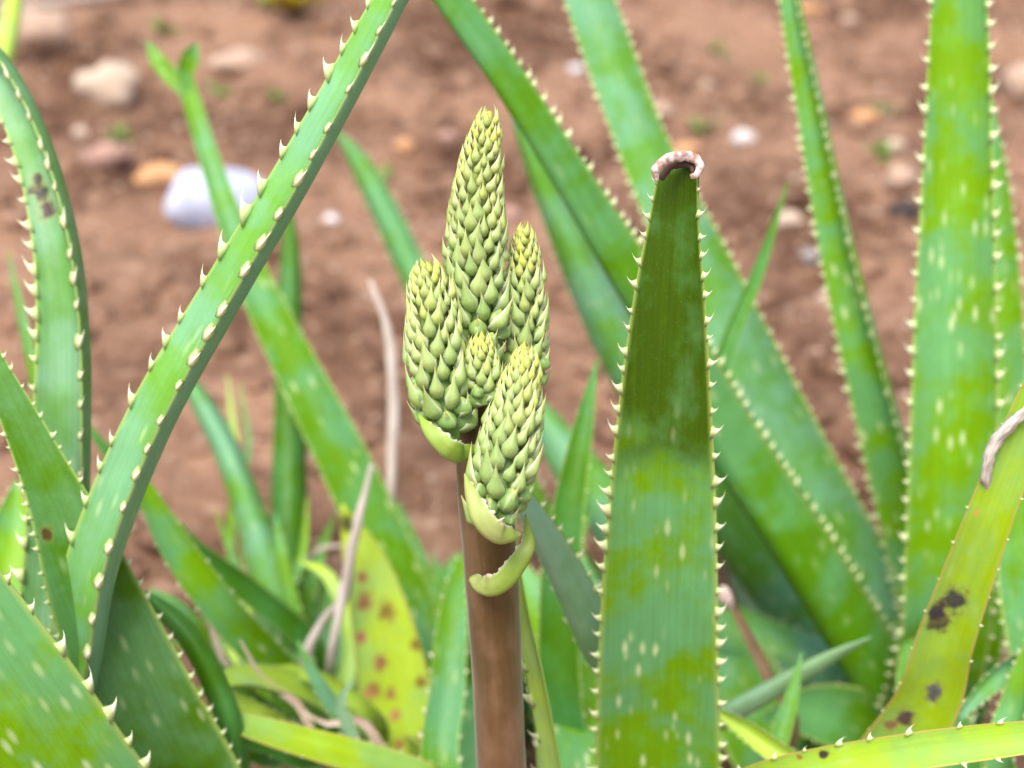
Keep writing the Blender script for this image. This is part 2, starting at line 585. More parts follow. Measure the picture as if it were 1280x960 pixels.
def build_stones():
    spec = [
        (45, 55, 112, 62, 'beige', 'large flat beige stone lying behind the arching toothed leaf'),
        (133, 88, 78, 56, 'cream', 'angular pale stone beside the large beige stone'),
        (135, 186, 62, 44, 'pink', 'rounded dusty pink stone between pale stone and white stone'),
        (197, 207, 56, 30, 'orange', 'small orange stone touching the white stone'),
        (272, 233, 134, 78, 'blue', 'smooth white stone with a bluish sheen on bare soil'),
        (300, 68, 66, 32, 'beige', 'flat sandy stone behind the forked leaf tip'),
        (98, 146, 20, 16, 'cream', 'tiny cream pebble beside the pink stone'),
        (930, 160, 26, 17, 'white', 'white quartz pebble on soil beside the narrow toothed leaf'),
        (720, 101, 18, 16, 'white', 'round white pebble between two crossing aloe leaves'),
        (1080, 132, 34, 26, 'orange', 'bright orange pebble between narrow leaf and broad spotted leaf'),
        (1010, 14, 30, 18, 'orange', 'orange pebble behind the tip of the narrow toothed leaf'),
        (858, 176, 36, 22, 'orange', 'orange pebble behind the curled dry leaf tip'),
        (985, 275, 34, 28, 'cream', 'cream pebble beside the thin dark leaf blade'),
        (1031, 370, 22, 20, 'cream', 'small yellowish pebble against the narrow toothed leaf'),
        (883, 110, 18, 16, 'beige', 'small beige pebble above the white quartz pebble'),
        (1124, 228, 40, 34, 'beige', 'sandy stone resting on a black stone by the broad leaf'),
        (1128, 262, 40, 26, 'black', 'black stone under a smaller sandy one by the broad leaf'),
        (1278, 96, 60, 50, 'beige', 'sandy stone beyond the broad spotted leaf'),
        (1064, 10, 22, 16, 'beige', 'small pebble on soil behind the orange pebbles'),
        (413, 262, 18, 14, 'white', 'small white pebble beside the diagonal toothed leaf'),
        (219, 411, 26, 20, 'pink', 'pinkish pebble half hidden by diagonal leaf teeth'),
        (506, 185, 26, 22, 'orange', 'dull orange pebble beside the tallest flower raceme tip'),
        (560, 172, 26, 18, 'pink', 'flat reddish pebble touching the raceme tip outline'),
        (820, 135, 40, 22, 'beige', 'dusty flat stone behind the long diagonal leaf'),
        (1115, 183, 30, 20, 'cream', 'cream pebble in the weeds beside the broad leaf'),
        (640, 250, 30, 18, 'pink', 'reddish pebble right of the tallest raceme'),
        (1014, 320, 28, 20, 'grey', 'grey pebble beside the yellowish pebble'),
    ]
    rr = random.Random(3)
    for i, (x, y, wd, hd, mt, lb) in enumerate(spec):
        g, k = ground_at(x, y + hd * 0.30)
        d = (g - CAM).dot(FW)
        a = wd * pxm(d) / 2
        c = hd * pxm(d) / 2
        V, F = lump(i + 2, 3, 0.42 if mt != 'blue' else 0.26)
        zz = c * 1.0
        rz = rr.uniform(-0.3, 0.3)
        me_v = [((v.x * math.cos(rz) - v.y * math.sin(rz)) * a, (v.x * math.sin(rz) + v.y * math.cos(rz)) * a * 0.75, v.z * zz) for v in V]
        o = mesh_obj('stone' if wd > 40 else 'pebble', me_v, F, STONE[mt])
        lift = 0.55
        if 'resting on a black stone' in lb:
            lift = 1.0
        o.location = (g.x, g.y, ground_h(g.x, g.y) + zz * lift)
        tag(o, lb, 'stone' if wd > 40 else 'pebble', 'stones scattered on the soil')


build_stones()


def build_clods():
    rr = random.Random(11)
    geos = [lump(50 + k, 1, 0.5) for k in range(8)]
    V, F = [], []
    for i in range(5200):
        y = 0.55 + 2.0 * rr.random()
        x = rr.uniform(-0.55, 0.55) * (y * 1.05 + 0.25)
        s = 0.0020 + 0.017 * rr.random()**4
        gv, gf = geos[rr.randrange(8)]
        a = rr.random() * 6.28
        ca, sa = math.cos(a) * s, math.sin(a) * s
        z0 = ground_h(x, y) + s * 0.15
        b = len(V)
        sx = rr.uniform(0.7, 1.4)
        V += [(x + v.x * ca * sx - v.y * sa, y + v.x * sa * sx + v.y * ca, z0 + v.z * s * 0.65) for v in gv]
        F += [tuple(b + q for q in f) for f in gf]
    o = mesh_obj('soil_clods', V, F, SOIL)
    tag(o, 'loose brown crumbs and small clods of soil', 'soil clods', kind='stuff')
    V, F = [], []
    for i in range(520):
        y = 0.7 + 1.7 * rr.random()
        x = rr.uniform(-0.5, 0.5) * (y * 1.0 + 0.25)
        s = 0.0018 + 0.0032 * rr.random()**2
        gv, gf = geos[rr.randrange(8)]
        b = len(V)
        z0 = ground_h(x, y) + s * 0.4
        V += [(x + v.x * s, y + v.y * s, z0 + v.z * s * 0.7) for v in gv]
        F += [tuple(b + q for q in f) for f in gf]
    o = mesh_obj('gravel', V, F, STONE['cream'])
    tag(o, 'fine pale gravel strewn over the soil', 'gravel', kind='stuff')


build_clods()

# ------------------------------------------------------------------ leaf skins
LM = {}
LM['green'] = leaf_material('aloe_green', **GREEN)
LM['fresh'] = leaf_material('aloe_fresh', a=(0.18, 0.35, 0.028), b=(0.16, 0.37, 0.15), spots=1.1)
LM['teal'] = leaf_material('aloe_bloom', a=(0.14, 0.32, 0.06), b=(0.19, 0.39, 0.23), spots=0.7)
LM['dark'] = leaf_material('aloe_dark', a=(0.095, 0.23, 0.018), b=(0.12, 0.29, 0.11), spots=0.3)
LM['deep'] = leaf_material('aloe_deep', a=(0.075, 0.19, 0.02), b=(0.09, 0.24, 0.07), spots=0.0)
LM['grey'] = leaf_material('aloe_grey_green', a=(0.20, 0.33, 0.17), b=(0.24, 0.38, 0.25), spots=0.0)
LM['pale'] = leaf_material('aloe_pale', a=(0.46, 0.62, 0.12), b=(0.40, 0.58, 0.20), spots=0.3)
LM['lime'] = leaf_material('aloe_lime', a=(0.36, 0.50, 0.06), b=(0.30, 0.48, 0.14), spots=0.35, edge=(0.55, 0.45, 0.16))
LM['yellow'] = leaf_material('aloe_yellow', a=(0.60, 0.60, 0.07), b=(0.46, 0.55, 0.12), spots=0.0, speckle=0.9, edge=(0.45, 0.35, 0.12))
LM['brown'] = leaf_material('aloe_withered', a=(0.13, 0.08, 0.045), b=(0.20, 0.13, 0.08), spots=0.0, edge=(0.5, 0.35, 0.28))
LM['dry'] = leaf_material('dry_straw', a=(0.62, 0.46, 0.38), b=(0.74, 0.60, 0.53), spots=0.0, edge=(0.7, 0.6, 0.5), rough=0.6)
LM['hero'] = leaf_material('aloe_hero', a=(0.165, 0.33, 0.022), b=(0.15, 0.36, 0.16), spots=1.1,
                           tip=(0.735, 0.80, (0.050, 0.105, 0.007)))

LM['diag'] = leaf_material('aloe_diagonal', a=(0.17, 0.37, 0.07), b=(0.20, 0.41, 0.22), spots=0.5, under=(0.27, 0.48, 0.31))
BLACK = (0.018, 0.014, 0.022)
PUR = (0.13, 0.05, 0.06)

# ------------------------------------------------------------------ plants
p1 = thing('aloe_plant', (0.07, 0.43, 0), 'aloe beside the flower stalk with one upright dark leaf whose dry tip is curled', 'aloe', 'aloe plants')
hero = leaf(p1, [(822, 1100, .615, 155), (822, 960, .575, 160), (823, 800, .535, 152), (827, 650, .505, 140), (832, 500, .482, 118, 2),
                 (838, 370, .465, 92, 6), (844, 280, .455, 68, 14), (849, 225, .449, 58, 24), (851, 203, .447, 54, 30)],
            LM['hero'], chan=0.22, th=0.20, teeth=(0.0100, 0.0037), single=True, n=90,
            label='upright spotted green leaf, dark towards its curled dry tip')
DT = NT('dry_tip')
_o = DT.n('ShaderNodeTexCoord').outputs['Object']
_n = DT.noise(_o, 500.0, 4)
DT.bump(_n, 0.6, 0.001)
DRYTIP = DT.fin(DT.mix(DT.step(_n, .34, .62), (0.42, 0.25, 0.20), (0.82, 0.69, 0.63)), 0.6, 0.35)
_q = ptube('dried_tip', [(821, 226, .440, 6), (820, 212, .438, 12), (832, 200, .438, 14), (850, 195, .440, 13), (866, 197, .442, 13),
                         (875, 207, .442, 12), (871, 218, .441, 9), (863, 221, .441, 6)], DRYTIP, hero, n=60, m=14, rough=0.3, flat=0.7)
_q['label'] = 'pinkish cream dried and curled leaf tip'
DTI = NT('dry_tip_inside')
DTI_M = DTI.fin((0.10, 0.055, 0.045), 0.7, 0.2)
ptube('withered_edge', [(826, 224, .444, 8), (838, 208, .444, 10), (852, 204, .444, 12), (864, 208, .444, 9), (866, 216, .443, 4)],
      DTI_M, hero, n=30, m=10, rough=0.3)

limekw = dict(a=(0.31, 0.45, 0.05), b=(0.25, 0.42, 0.11), spots=0.35, edge=(0.50, 0.36, 0.14))
l14 = leaf(p1, [(1030, 1050, .60, 90), (1150, 895, .55, 82), (1182, 800, .528, 72), (1212, 715, .512, 64), (1246, 622, .498, 57), (1276, 545, .49, 52), (1312, 450, .48, 34),
                (1342, 370, .475, 3)], face=1, chan=0.32, th=0.2, teeth=(0.016, 0.0011), matkw=limekw,
           blot=[(1172, 775, 17, BLACK), (1190, 752, 19, BLACK), (1168, 768, 14, BLACK), (1168, 862, 13, (0.05, 0.05, 0.07)), (1133, 895, 13, (0.06, 0.03, 0.04)),
                 (1112, 908, 9, (0.14, 0.08, 0.05)), (1220, 640, 5, (0.3, 0.2, 0.05))],
           label='yellowish leaf with black blotches and a dried pale edge')
DE = NT('dry_edge')
_o = DE.attr('leafc').outputs['Vector']
_n = DE.noise(DE.vmul(_o, (500, 160, 5)), 1.0, 4)
DE.bump(_n, 0.5, 0.001)
DRYEDGE = DE.fin(DE.mix(DE.step(_n, .35, .7), (0.52, 0.44, 0.38), (0.80, 0.75, 0.70)), 0.7, 0.3)
ptube('dried_edge', [(1236, 616, .500, 4), (1233, 596, .495, 14), (1236, 572, .491, 18), (1248, 548, .488, 18), (1268, 526, .485, 17), (1292, 506, .483, 14), (1312, 486, .481, 4)],
      DRYEDGE, l14, n=50, m=12, rough=0.5, flat=0.6)
leaf(p1, [(860, 1060, .56, 52), (930, 992, .525, 54), (1000, 966, .505, 52), (1140, 940, .485, 48), (1280, 922, .472, 42), (1420, 908, .462, 20), (1480, 902, .46, 2)],
     face=1, chan=0.3, th=0.25, teeth=(0.016, 0.0022), matkw=dict(limekw, a=(0.34, 0.50, 0.07)), blot=[(1028, 943, 6, BLACK), (1002, 946, 4, (0.2, 0.12, 0.04))],
     label='lime yellow leaf lying almost level with a small black dot')
leaf(p1, [(790, 900, .60, 62, 25), (742, 800, .57, 60, 30), (702, 715, .55, 52, 30), (668, 652, .535, 38, 30), (644, 605, .53, 20, 30), (632, 570, .525, 2, 30)],
     LM['grey'], face=-1, chan=0.5, th=0.4, teeth=(0.0095, 0.0032), single=True, label='grey green leaf seen from its back')
leaf(p1, [(706, 1010, .55, 34, 48), (690, 930, .53, 34, 48), (673, 840, .515, 32, 48), (656, 765, .507, 26, 48), (646, 705, .503, 16, 48), (641, 650, .50, 2, 48)],
     LM['pale'], face=1, chan=0.5, th=0.16, teeth=(0.017, 0.0040), single=True, sides=(-1,), label='thin pale leaf seen edge on beside the flower stalk')
leaf(p1, [(705, 900, .66, 54), (700, 740, .655, 54), (710, 640, .655, 42), (728, 540, .66, 27), (746, 450, .665, 3)], LM['deep'], chan=0.4, th=0.3,
     teeth=(0.012, 0.0012))
leaf(p1, [(562, 990, .64, 50), (560, 850, .66, 46), (568, 750, .68, 32), (578, 690, .70, 3)], LM['green'], face=1, th=0.25, teeth=(0.01, 0.002))
leaf(p1, [(600, 990, .70, 70), (608, 850, .73, 60), (625, 740, .76, 40), (640, 640, .78, 3)], LM['green'], face=1, th=0.25, teeth=(0.01, 0.002))
leaf(p1, [(716, 980, .64, 95, -15), (706, 870, .68, 96, -15), (672, 770, .72, 72, -15), (640, 690, .74, 3, -15)], LM['fresh'], face=1, th=0.25, teeth=(0.01, 0.002))
leaf(p1, [(770, 960, .66, 80), (752, 850, .70, 78), (735, 760, .74, 50), (725, 690, .76, 3)], LM['green'], face=1, th=0.25, teeth=(0.01, 0.002))
leaf(p1, [(860, 925, .66, 30, 20), (905, 893, .645, 30, 20), (960, 862, .64, 28, 20), (1025, 826, .635, 20, 20), (1090, 796, .63, 2, 20)], LM['grey'], face=-1, th=0.5,
     chan=0.6, label='slim grey green leaf reaching sideways')
leaf(p1, [(878, 760, .68, 20), (884, 600, .70, 22), (892, 500, .70, 24), (912, 425, .70, 22), (946, 345, .70, 17), (985, 228, .70, 2)], LM['deep'], face=1, th=0.5, chan=0.5,
     label='thin dark green blade')
leaf(p1, [(960, 960, .62, 26), (975, 920, .625, 26), (990, 870, .63, 18), (1002, 815, .635, 2)], LM['green'], face=1, th=0.4)
leaf(p1, [(990, 920, .66, 16), (960, 845, .68, 16), (930, 785, .69, 13), (908, 742, .70, 6), (904, 735, .70, 2)], LM['brown'], th=0.3, chan=0.6,
     label='withered brown leaf with a pale tip')
ptube('dried_bud', [(913, 760, .695, 8), (908, 750, .693, 17), (905, 740, .693, 15), (903, 732, .694, 5)], DRYTIP, p1, n=16, m=10, rough=0.4)

p5 = thing('aloe_plant', (0.231, 0.585, 0), 'tall aloe behind the black blotched yellow leaf, with long diagonal and upright leaves', 'aloe', 'aloe plants')
leaf(p5, [(1130, 868, .80, 120), (1075, 750, .785, 122), (1005, 620, .775, 118), (938, 480, .765, 105), (872, 330, .755, 84), (803, 180, .75, 66), (737, 0, .745, 62),
          (690, -130, .74, 40), (660, -220, .735, 2)], LM['teal'], face=1, chan=0.4, th=0.2, teeth=(0.0075, 0.0024), n=90, single=True,
     label='broad blue green leaf leaning across behind the curled tip')
leaf(p5, [(1125, 905, .77, 84, 30), (1066, 806, .74, 84, 30), (988, 680, .71, 82, 30), (908, 556, .69, 78, 32), (846, 445, .67, 70, 34), (776, 330, .65, 58, 36),
          (700, 205, .63, 46, 38), (625, 88, .615, 42, 38), (556, -10, .605, 40, 38), (500, -100, .60, 26, 38), (450, -180, .595, 2, 38)], LM['dark'], face=-1, chan=0.75,
     th=0.34, teeth=(0.0072, 0.0030), n=100, single=True, edgeturn=0.2, label='long dark green leaf with a pale toothed margin')
leaf(p5, [(1010, 770, .87, 90), (870, 580, .85, 84), (775, 430, .83, 66), (706, 290, .81, 44), (662, 190, .80, 24), (630, 110, .79, 2)], LM['teal'], face=-1, chan=0.4, th=0.25,
     teeth=(0.01, 0.002))
leaf(p5, [(1166, 780, .78, 66, 30), (1150, 700, .765, 66, 30), (1120, 580, .745, 62, 30), (1086, 450, .73, 55, 30), (1050, 300, .715, 46, 30), (1018, 140, .70, 36, 30), (990, 0, .69, 25, 30),
          (975, -90, .685, 2, 30)], LM['fresh'], face=1, chan=0.8, th=0.35, teeth=(0.0078, 0.0030), n=80, single=True, label='narrow upright leaf with toothed margins')
leaf(p5, [(1180, 800, .70, 112), (1186, 700, .675, 112), (1192, 560, .655, 112), (1194, 400, .64, 104), (1197, 200, .625, 88), (1199, 0, .61, 70),
          (1198, -140, .60, 44), (1196, -260, .595, 2)], LM['fresh'], face=1, chan=0.5, th=0.2, teeth=(0.0110, 0.0036), n=90, single=True,
     label='broad upright light green leaf with pale flecks')
leaf(p5, [(1215, 800, .76, 76), (1240, 640, .75, 72), (1252, 500, .745, 62), (1251, 360, .74, 50), (1245, 230, .735, 32), (1240, 150, .73, 12), (1237, 110, .73, 2)], LM['fresh'],
     face=1, chan=0.4, th=0.25, teeth=(0.011, 0.0030), single=True)
leaf(p5, [(1075, 900, .86, 130), (990, 765, .88, 120), (930, 645, .89, 84), (900, 560, .90, 42), (885, 500, .90, 2)], LM['grey'], face=-1, chan=0.3, th=0.2,
     label='pale grey green leaf back')
leaf(p5, [(870, 770, .83, 74), (785, 668, .825, 74), (715, 578, .825, 60), (675, 515, .83, 30), (655, 485, .83, 2)], LM['teal'], face=-1, chan=0.4, th=0.25, teeth=(0.01, 0.002))
leaf(p5, [(820, 800, .90, 50), (690, 670, .905, 46), (625, 555, .91, 46), (560, 430, .92, 44), (512, 330, .93, 40), (480, 262, .935, 36), (448, 202, .94, 28), (418, 160, .945, 3)],
     LM['green'], face=-1, chan=0.5, th=0.35, teeth=(0.009, 0.0035), n=80, tmin=0.5)
leaf(p5, [(1000, 960, .76, 120), (940, 880, .80, 110), (900, 800, .83, 70), (880, 740, .84, 3)], LM['green'], face=1, th=0.25, teeth=(0.01, 0.002))
leaf(p5, [(1120, 930, .76, 100), (1060, 900, .74, 90), (1000, 890, .73, 60), (950, 900, .72, 3)], LM['dark'], face=1, th=0.3, teeth=(0.01, 0.002))

p6 = thing('aloe_plant', (0.31, 0.45, 0), 'aloe with narrow toothed leaves showing behind the yellowish blotched leaf', 'aloe', 'aloe plants')
leaf(p6, [(1120, 1010, .62, 36, 20), (985, 945, .60, 32, 20), (932, 909, .605, 26, 20), (897, 889, .61, 10, 20), (885, 880, .61, 2, 20)], LM['pale'], face=1, chan=0.7, th=0.4,
     teeth=(0.006, 0.0016))
leaf(p6, [(1390, 920, .64, 46), (1330, 838, .62, 42, 20), (1284, 826, .61, 36, 20), (1240, 850, .605, 28, 20), (1208, 885, .60, 14, 20), (1196, 905, .60, 2, 20)], LM['teal'], face=1, chan=0.7,
     th=0.35, teeth=(0.006, 0.002))
leaf(p6, [(1320, 900, .65, 80), (1288, 740, .645, 78), (1280, 620, .645, 58), (1280, 470, .645, 3)], LM['green'], face=1, chan=0.35, th=0.25, teeth=(0.008, 0.0022))
leaf(p6, [(1258, 965, .60, 42, 25), (1272, 880, .595, 38, 25), (1296, 800, .59, 22, 25), (1310, 750, .585, 2, 25)], LM['fresh'], face=1, chan=0.6, th=0.35, teeth=(0.008, 0.002))
leaf(p6, [(1200, 1000, .66, 90), (1180, 930, .67, 90), (1150, 850, .69, 60), (1130, 790, .70, 3)], LM['dark'], face=1, th=0.3, teeth=(0.01, 0.002))

p2 = thing('aloe_plant', (-0.13, 0.40, 0), 'aloe with broad flecked leaves beneath the long diagonal toothed leaf', 'aloe', 'aloe plants')
leaf(p2, [(215, 1130, .55, 150), (115, 1011, .50, 164), (35, 901, .475, 166), (-65, 761, .455, 156), (-160, 610, .44, 112), (-250, 470, .43, 3)], LM['fresh'], face=1, chan=0.12, th=0.18,
     teeth=(0.0160, 0.0044), single=True, n=80, label='broad light green leaf with pale flecks and hooked teeth')
darkkw = dict(a=(0.085, 0.20, 0.016), b=(0.13, 0.28, 0.11), spots=0.55)
leaf(p2, [(250, 1040, .575, 150), (180, 885, .54, 136), (118, 745, .52, 112), (84, 655, .51, 84), (58, 595, .505, 64), (18, 510, .50, 44), (-36, 400, .495, 20), (-65, 330, .49, 2)],
     face=1, chan=0.15, th=0.18, teeth=(0.0082, 0.0022), single=True, n=80, matkw=darkkw, blot=[(56, 664, 9, (0.09, 0.05, 0.02))],
     label='dark green flecked leaf crossing under the diagonal leaf')
leaf(p2, [(292, 930, .58, 34), (270, 858, .575, 34), (238, 798, .575, 32), (198, 757, .58, 22), (168, 735, .58, 3)], LM['deep'], face=-1, chan=0.4, th=0.6, label='dark arched leaf back')

p3 = thing('aloe_plant', (-0.24, 0.42, 0), 'aloe with a long diagonal toothed leaf and an arching leaf bruised black', 'aloe', 'aloe plants')
leaf(p3, [(61, 975, .55, 100, 55), (94, 835, .525, 96, 56), (121, 700, .505, 90, 57), (189, 530, .485, 84, 58), (281, 366, .47, 74, 58), (377, 204, .458, 66, 58), (477, 20, .45, 54, 58),
          (544, -110, .445, 34, 58), (599, -220, .44, 2, 58)], LM['diag'], face=1, chan=0.35, th=0.27, teeth=(0.0135, 0.0050), single=True, n=100, edgeturn=0.15,
     label='long diagonal leaf showing two rows of hooked ivory teeth')
archkw = dict(a=(0.14, 0.30, 0.09), b=(0.20, 0.37, 0.21), spots=0.3)
leaf(p3, [(62, 860, .56, 84, 35), (78, 700, .545, 84, 35), (84, 560, .54, 80, 38), (86, 430, .54, 72, 40), (76, 310, .54, 62, 42), (48, 195, .545, 52, 44), (6, 100, .55, 46, 46), (-45, 40, .56, 32, 46),
          (-95, 20, .57, 3, 46)], face=1, chan=0.6, th=0.42, teeth=(0.0122, 0.0040), single=True, n=90, matkw=archkw,
     blot=[(52, 238, 13, (0.02, 0.015, 0.02)), (62, 262, 12, (0.06, 0.03, 0.04)), (50, 225, 9, (0.03, 0.02, 0.025))], label='arching leaf with a black bruise')
leaf(p3, [(60, 620, .74, 14), (44, 480, .75, 14), (26, 390, .755, 11), (10, 315, .76, 2)], LM['green'], face=1, th=0.5)
leaf(p3, [(-20, 820, .66, 80), (0, 720, .66, 70), (14, 660, .67, 50), (20, 600, .675, 3)], LM['fresh'], face=1, th=0.3, teeth=(0.008, 0.003))
leaf(p3, [(-30, 160, .95, 26), (2, 80, 1.0, 26), (18, 0, 1.05, 22), (28, -60, 1.08, 2)], LM['pale'], face=-1, th=0.5, spread=0.02)

p4 = thing('aloe_plant', (-0.075, 0.585, 0), 'sprawling aloe around the yellow brown spotted leaf, its leaves thin and crossing', 'aloe', 'aloe plants')
l8 = leaf(p4, [(545, 900, .80, 62), (505, 745, .795, 68), (446, 610, .79, 68), (386, 490, .785, 60), (326, 370, .785, 48), (286, 270, .79, 34), (256, 180, .80, 26), (234, 108, .81, 22),
               (226, 84, .812, 14)], LM['green'], face=1, chan=0.4, th=0.3, teeth=(0.011, 0.0012), n=80, label='long blurred green leaf with a forked tip')
leaf(p4, [(236, 118, .81, 16), (214, 96, .812, 20), (198, 76, .815, 20), (184, 52, .82, 3)], LM['green'], base=False, parent=l8, name='forked_tip', th=0.5, n=20)
leaf(p4, [(240, 112, .81, 14), (232, 92, .808, 20), (238, 72, .806, 24), (246, 54, .805, 5)], LM['green'], base=False, parent=l8, name='forked_tip', th=0.5, n=20)
leaf(p4, [(506, 965, .745, 108), (494, 865, .735, 94), (474, 765, .728, 74), (453, 695, .724, 52), (434, 650, .722, 20), (428, 630, .72, 2)], face=1, chan=0.2, th=0.2, teeth=(0.012, 0.0010),
     matkw=dict(a=(0.47, 0.61, 0.10), b=(0.38, 0.56, 0.17), spots=0.0, speckle=0.0, edge=(0.45, 0.38, 0.12)), blot=[(432, 654, 12, (0.05, 0.05, 0.025))] + [(bx, by, br * 0.9, ((0.26, 0.10, 0.09), (0.16, 0.10, 0.03), (0.34, 0.16, 0.10))[int(bx) % 3]) for bx, by, br in (
         (452, 722, 9), (484, 765, 13), (455, 752, 13), (450, 795, 9), (476, 828, 11), (464, 862, 12), (488, 868, 8), (520, 806, 8), (494, 894, 8), (457, 922, 13), (530, 925, 13), (526, 852, 8), (500, 930, 7))],
     label='yellow dying leaf with brown spots')
leaf(p4, [(364, 800, .83, 58), (361, 690, .84, 52), (362, 560, .86, 44), (361, 430, .88, 34), (363, 320, .895, 26), (360, 235, .91, 3)], LM['deep'], face=-1, chan=0.4, th=0.3,
     teeth=(0.01, 0.0012))
leaf(p4, [(362, 850, .78, 66), (338, 725, .785, 54), (312, 640, .79, 42), (282, 560, .795, 35), (248, 497, .80, 27), (212, 435, .805, 2)], LM['teal'], face=-1, chan=0.4, th=0.4)
leaf(p4, [(440, 940, .74, 46), (366, 856, .70, 46), (286, 772, .67, 48), (220, 684, .66, 42), (184, 616, .655, 24), (160, 560, .65, 2)], LM['fresh'], face=1, chan=0.5, th=0.3,
     teeth=(0.01, 0.0014), label='light green leaf lying low towards the diagonal leaf')
leaf(p4, [(390, 810, .77, 34), (310, 738, .745, 33), (240, 688, .725, 32), (172, 612, .71, 25), (120, 546, .70, 10), (104, 520, .70, 2)], LM['deep'], face=1, chan=0.4, th=0.5)
leaf(p4, [(480, 930, .74, 48, -45), (398, 872, .68, 44, -45), (320, 848, .64, 40, -45), (266, 856, .62, 24, -45), (240, 872, .615, 2, -45)], LM['pale'], face=1, chan=0.3, th=0.3, teeth=(0.01, 0.001))
leaf(p4, [(560, 985, .64, 54, -40), (480, 958, .61, 54, -40), (380, 930, .59, 48, -40), (300, 906, .58, 34, -40), (262, 894, .575, 3, -40)], LM['lime'], face=1, chan=0.2, th=0.35, teeth=(0.009, 0.0012))
leaf(p4, [(556, 840, .79, 30), (538, 745, .795, 26), (512, 672, .80, 19), (492, 618, .805, 2)], LM['green'], face=1, th=0.4)
leaf(p4, [(330, 880, .80, 60), (300, 800, .82, 50), (280, 740, .83, 30), (270, 690, .84, 2)], LM['fresh'], face=1, th=0.3)
leaf(p4, [(430, 900, .80, 90), (412, 820, .82, 80), (402, 750, .84, 50), (396, 700, .85, 2)], LM['teal'], face=1, th=0.3, teeth=(0.01, 0.002))
leaf(p4, [(340, 940, .72, 40), (290, 920, .68, 36), (240, 930, .66, 28), (200, 960, .65, 3)], LM['green'], face=1, th=0.3, teeth=(0.01, 0.002))
leaf(p4, [(318, 720, .88, 12), (302, 620, .89, 12), (292, 540, .895, 9), (284, 470, .90, 2)], LM['pale'], face=1, th=0.5)
leaf(p4, [(300, 740, .9, 10), (290, 640, .91, 10), (310, 560, .92, 8), (300, 480, .93, 2)], LM['fresh'], face=1, th=0.5)

for pts_, mk in [
        ([(400, 900, .76, 26), (372, 790, .77, 24), (352, 700, .78, 18), (344, 640, .79, 2)], 'green'),
        ([(420, 900, .75, 24), (440, 800, .76, 22), (410, 720, .77, 16), (372, 700, .78, 2)], 'pale'),
        ([(330, 900, .74, 28), (270, 820, .72, 26), (222, 760, .71, 20), (186, 735, .71, 2)], 'green'),
        ([(390, 930, .70, 26), (320, 880, .66, 26), (262, 830, .645, 20), (214, 800, .64, 2)], 'fresh'),
        ([(420, 950, .68, 26), (340, 900, .63, 24), (290, 872, .62, 18), (252, 846, .615, 2)], 'pale'),
        ([(470, 900, .70, 22), (420, 860, .68, 22), (370, 838, .67, 16), (330, 834, .665, 2)], 'pale'),
        ([(450, 930, .67, 24), (415, 880, .655, 22), (390, 840, .65, 16), (372, 800, .65, 2)], 'teal'),
        ([(430, 960, .64, 22), (440, 920, .63, 20), (425, 880, .63, 14), (440, 850, .63, 2)], 'grey'),
        ([(345, 880, .80, 30), (322, 770, .81, 28), (262, 715, .82, 20), (215, 690, .83, 2)], 'fresh'),
        ([(560, 900, .74, 30), (580, 820, .74, 28), (556, 740, .75, 18), (540, 690, .76, 2)], 'deep'),
        ([(545, 930, .72, 34), (560, 860, .72, 32), (575, 790, .725, 22), (570, 730, .73, 2)], 'teal'),
        ([(380, 860, .82, 26), (384, 760, .83, 22), (400, 690, .84, 15), (420, 640, .85, 2)], 'green'),
        ([(470, 880, .78, 12), (440, 780, .79, 11), (470, 690, .80, 8), (500, 650, .81, 1.5)], 'dry'),
        ([(350, 900, .72, 12), (300, 860, .70, 11), (268, 800, .69, 8), (262, 760, .69, 1.5)], 'dry'),
        ([(400, 930, .66, 11), (372, 880, .65, 10), (330, 850, .645, 8), (300, 800, .64, 1.5)], 'dry'),
        ([(480, 940, .66, 12), (450, 900, .65, 11), (410, 905, .645, 8), (380, 890, .64, 1.5)], 'dry'),
        ([(330, 870, .77, 18), (350, 770, .78, 16), (378, 690, .79, 11), (384, 620, .80, 2)], 'fresh'),
        ([(400, 880, .79, 20), (340, 800, .80, 18), (300, 720, .81, 13), (270, 640, .82, 2)], 'green'),
        ([(520, 880, .80, 24), (530, 800, .81, 22), (512, 730, .82, 14), (505, 680, .83, 2)], 'green'),
        ([(430, 900, .73, 20), (352, 830, .71, 18), (300, 790, .70, 13), (246, 772, .70, 2)], 'dark'),
        ([(380, 950, .64, 24), (330, 930, .62, 22), (290, 930, .61, 16), (262, 950, .605, 2)], 'deep'),
        ([(300, 870, .78, 22), (290, 800, .79, 20), (318, 740, .80, 14), (332, 700, .81, 2)], 'pale')]:
    leaf(p4, pts_, LM[mk], face=1, chan=0.5, th=0.4, teeth=(0.009, 0.0012), n=36, M=9)

# right of the stalk: low filler leaves of a small offset plant
p7 = thing('aloe_plant', (0.02, 0.60, 0), 'small aloe offset behind the flower stalk', 'aloe', 'aloe plants')
leaf(p7, [(560, 860, .80, 60), (548, 760, .82, 46), (572, 690, .84, 3)], LM['green'], face=1, th=0.3, teeth=(0.01, 0.002))
leaf(p7, [(640, 860, .79, 90), (680, 780, .80, 70), (735, 640, .81, 3)], LM['green'], face=1, th=0.3, teeth=(0.01, 0.002))
leaf(p7, [(720, 900, .78, 90), (790, 800, .79, 80), (850, 690, .80, 3)], LM['green'], face=1, th=0.3, teeth=(0.01, 0.002))
leaf(p7, [(600, 900, .75, 80), (610, 800, .74, 70), (600, 690, .74, 3)], LM['fresh'], face=1, th=0.3, teeth=(0.01, 0.002))

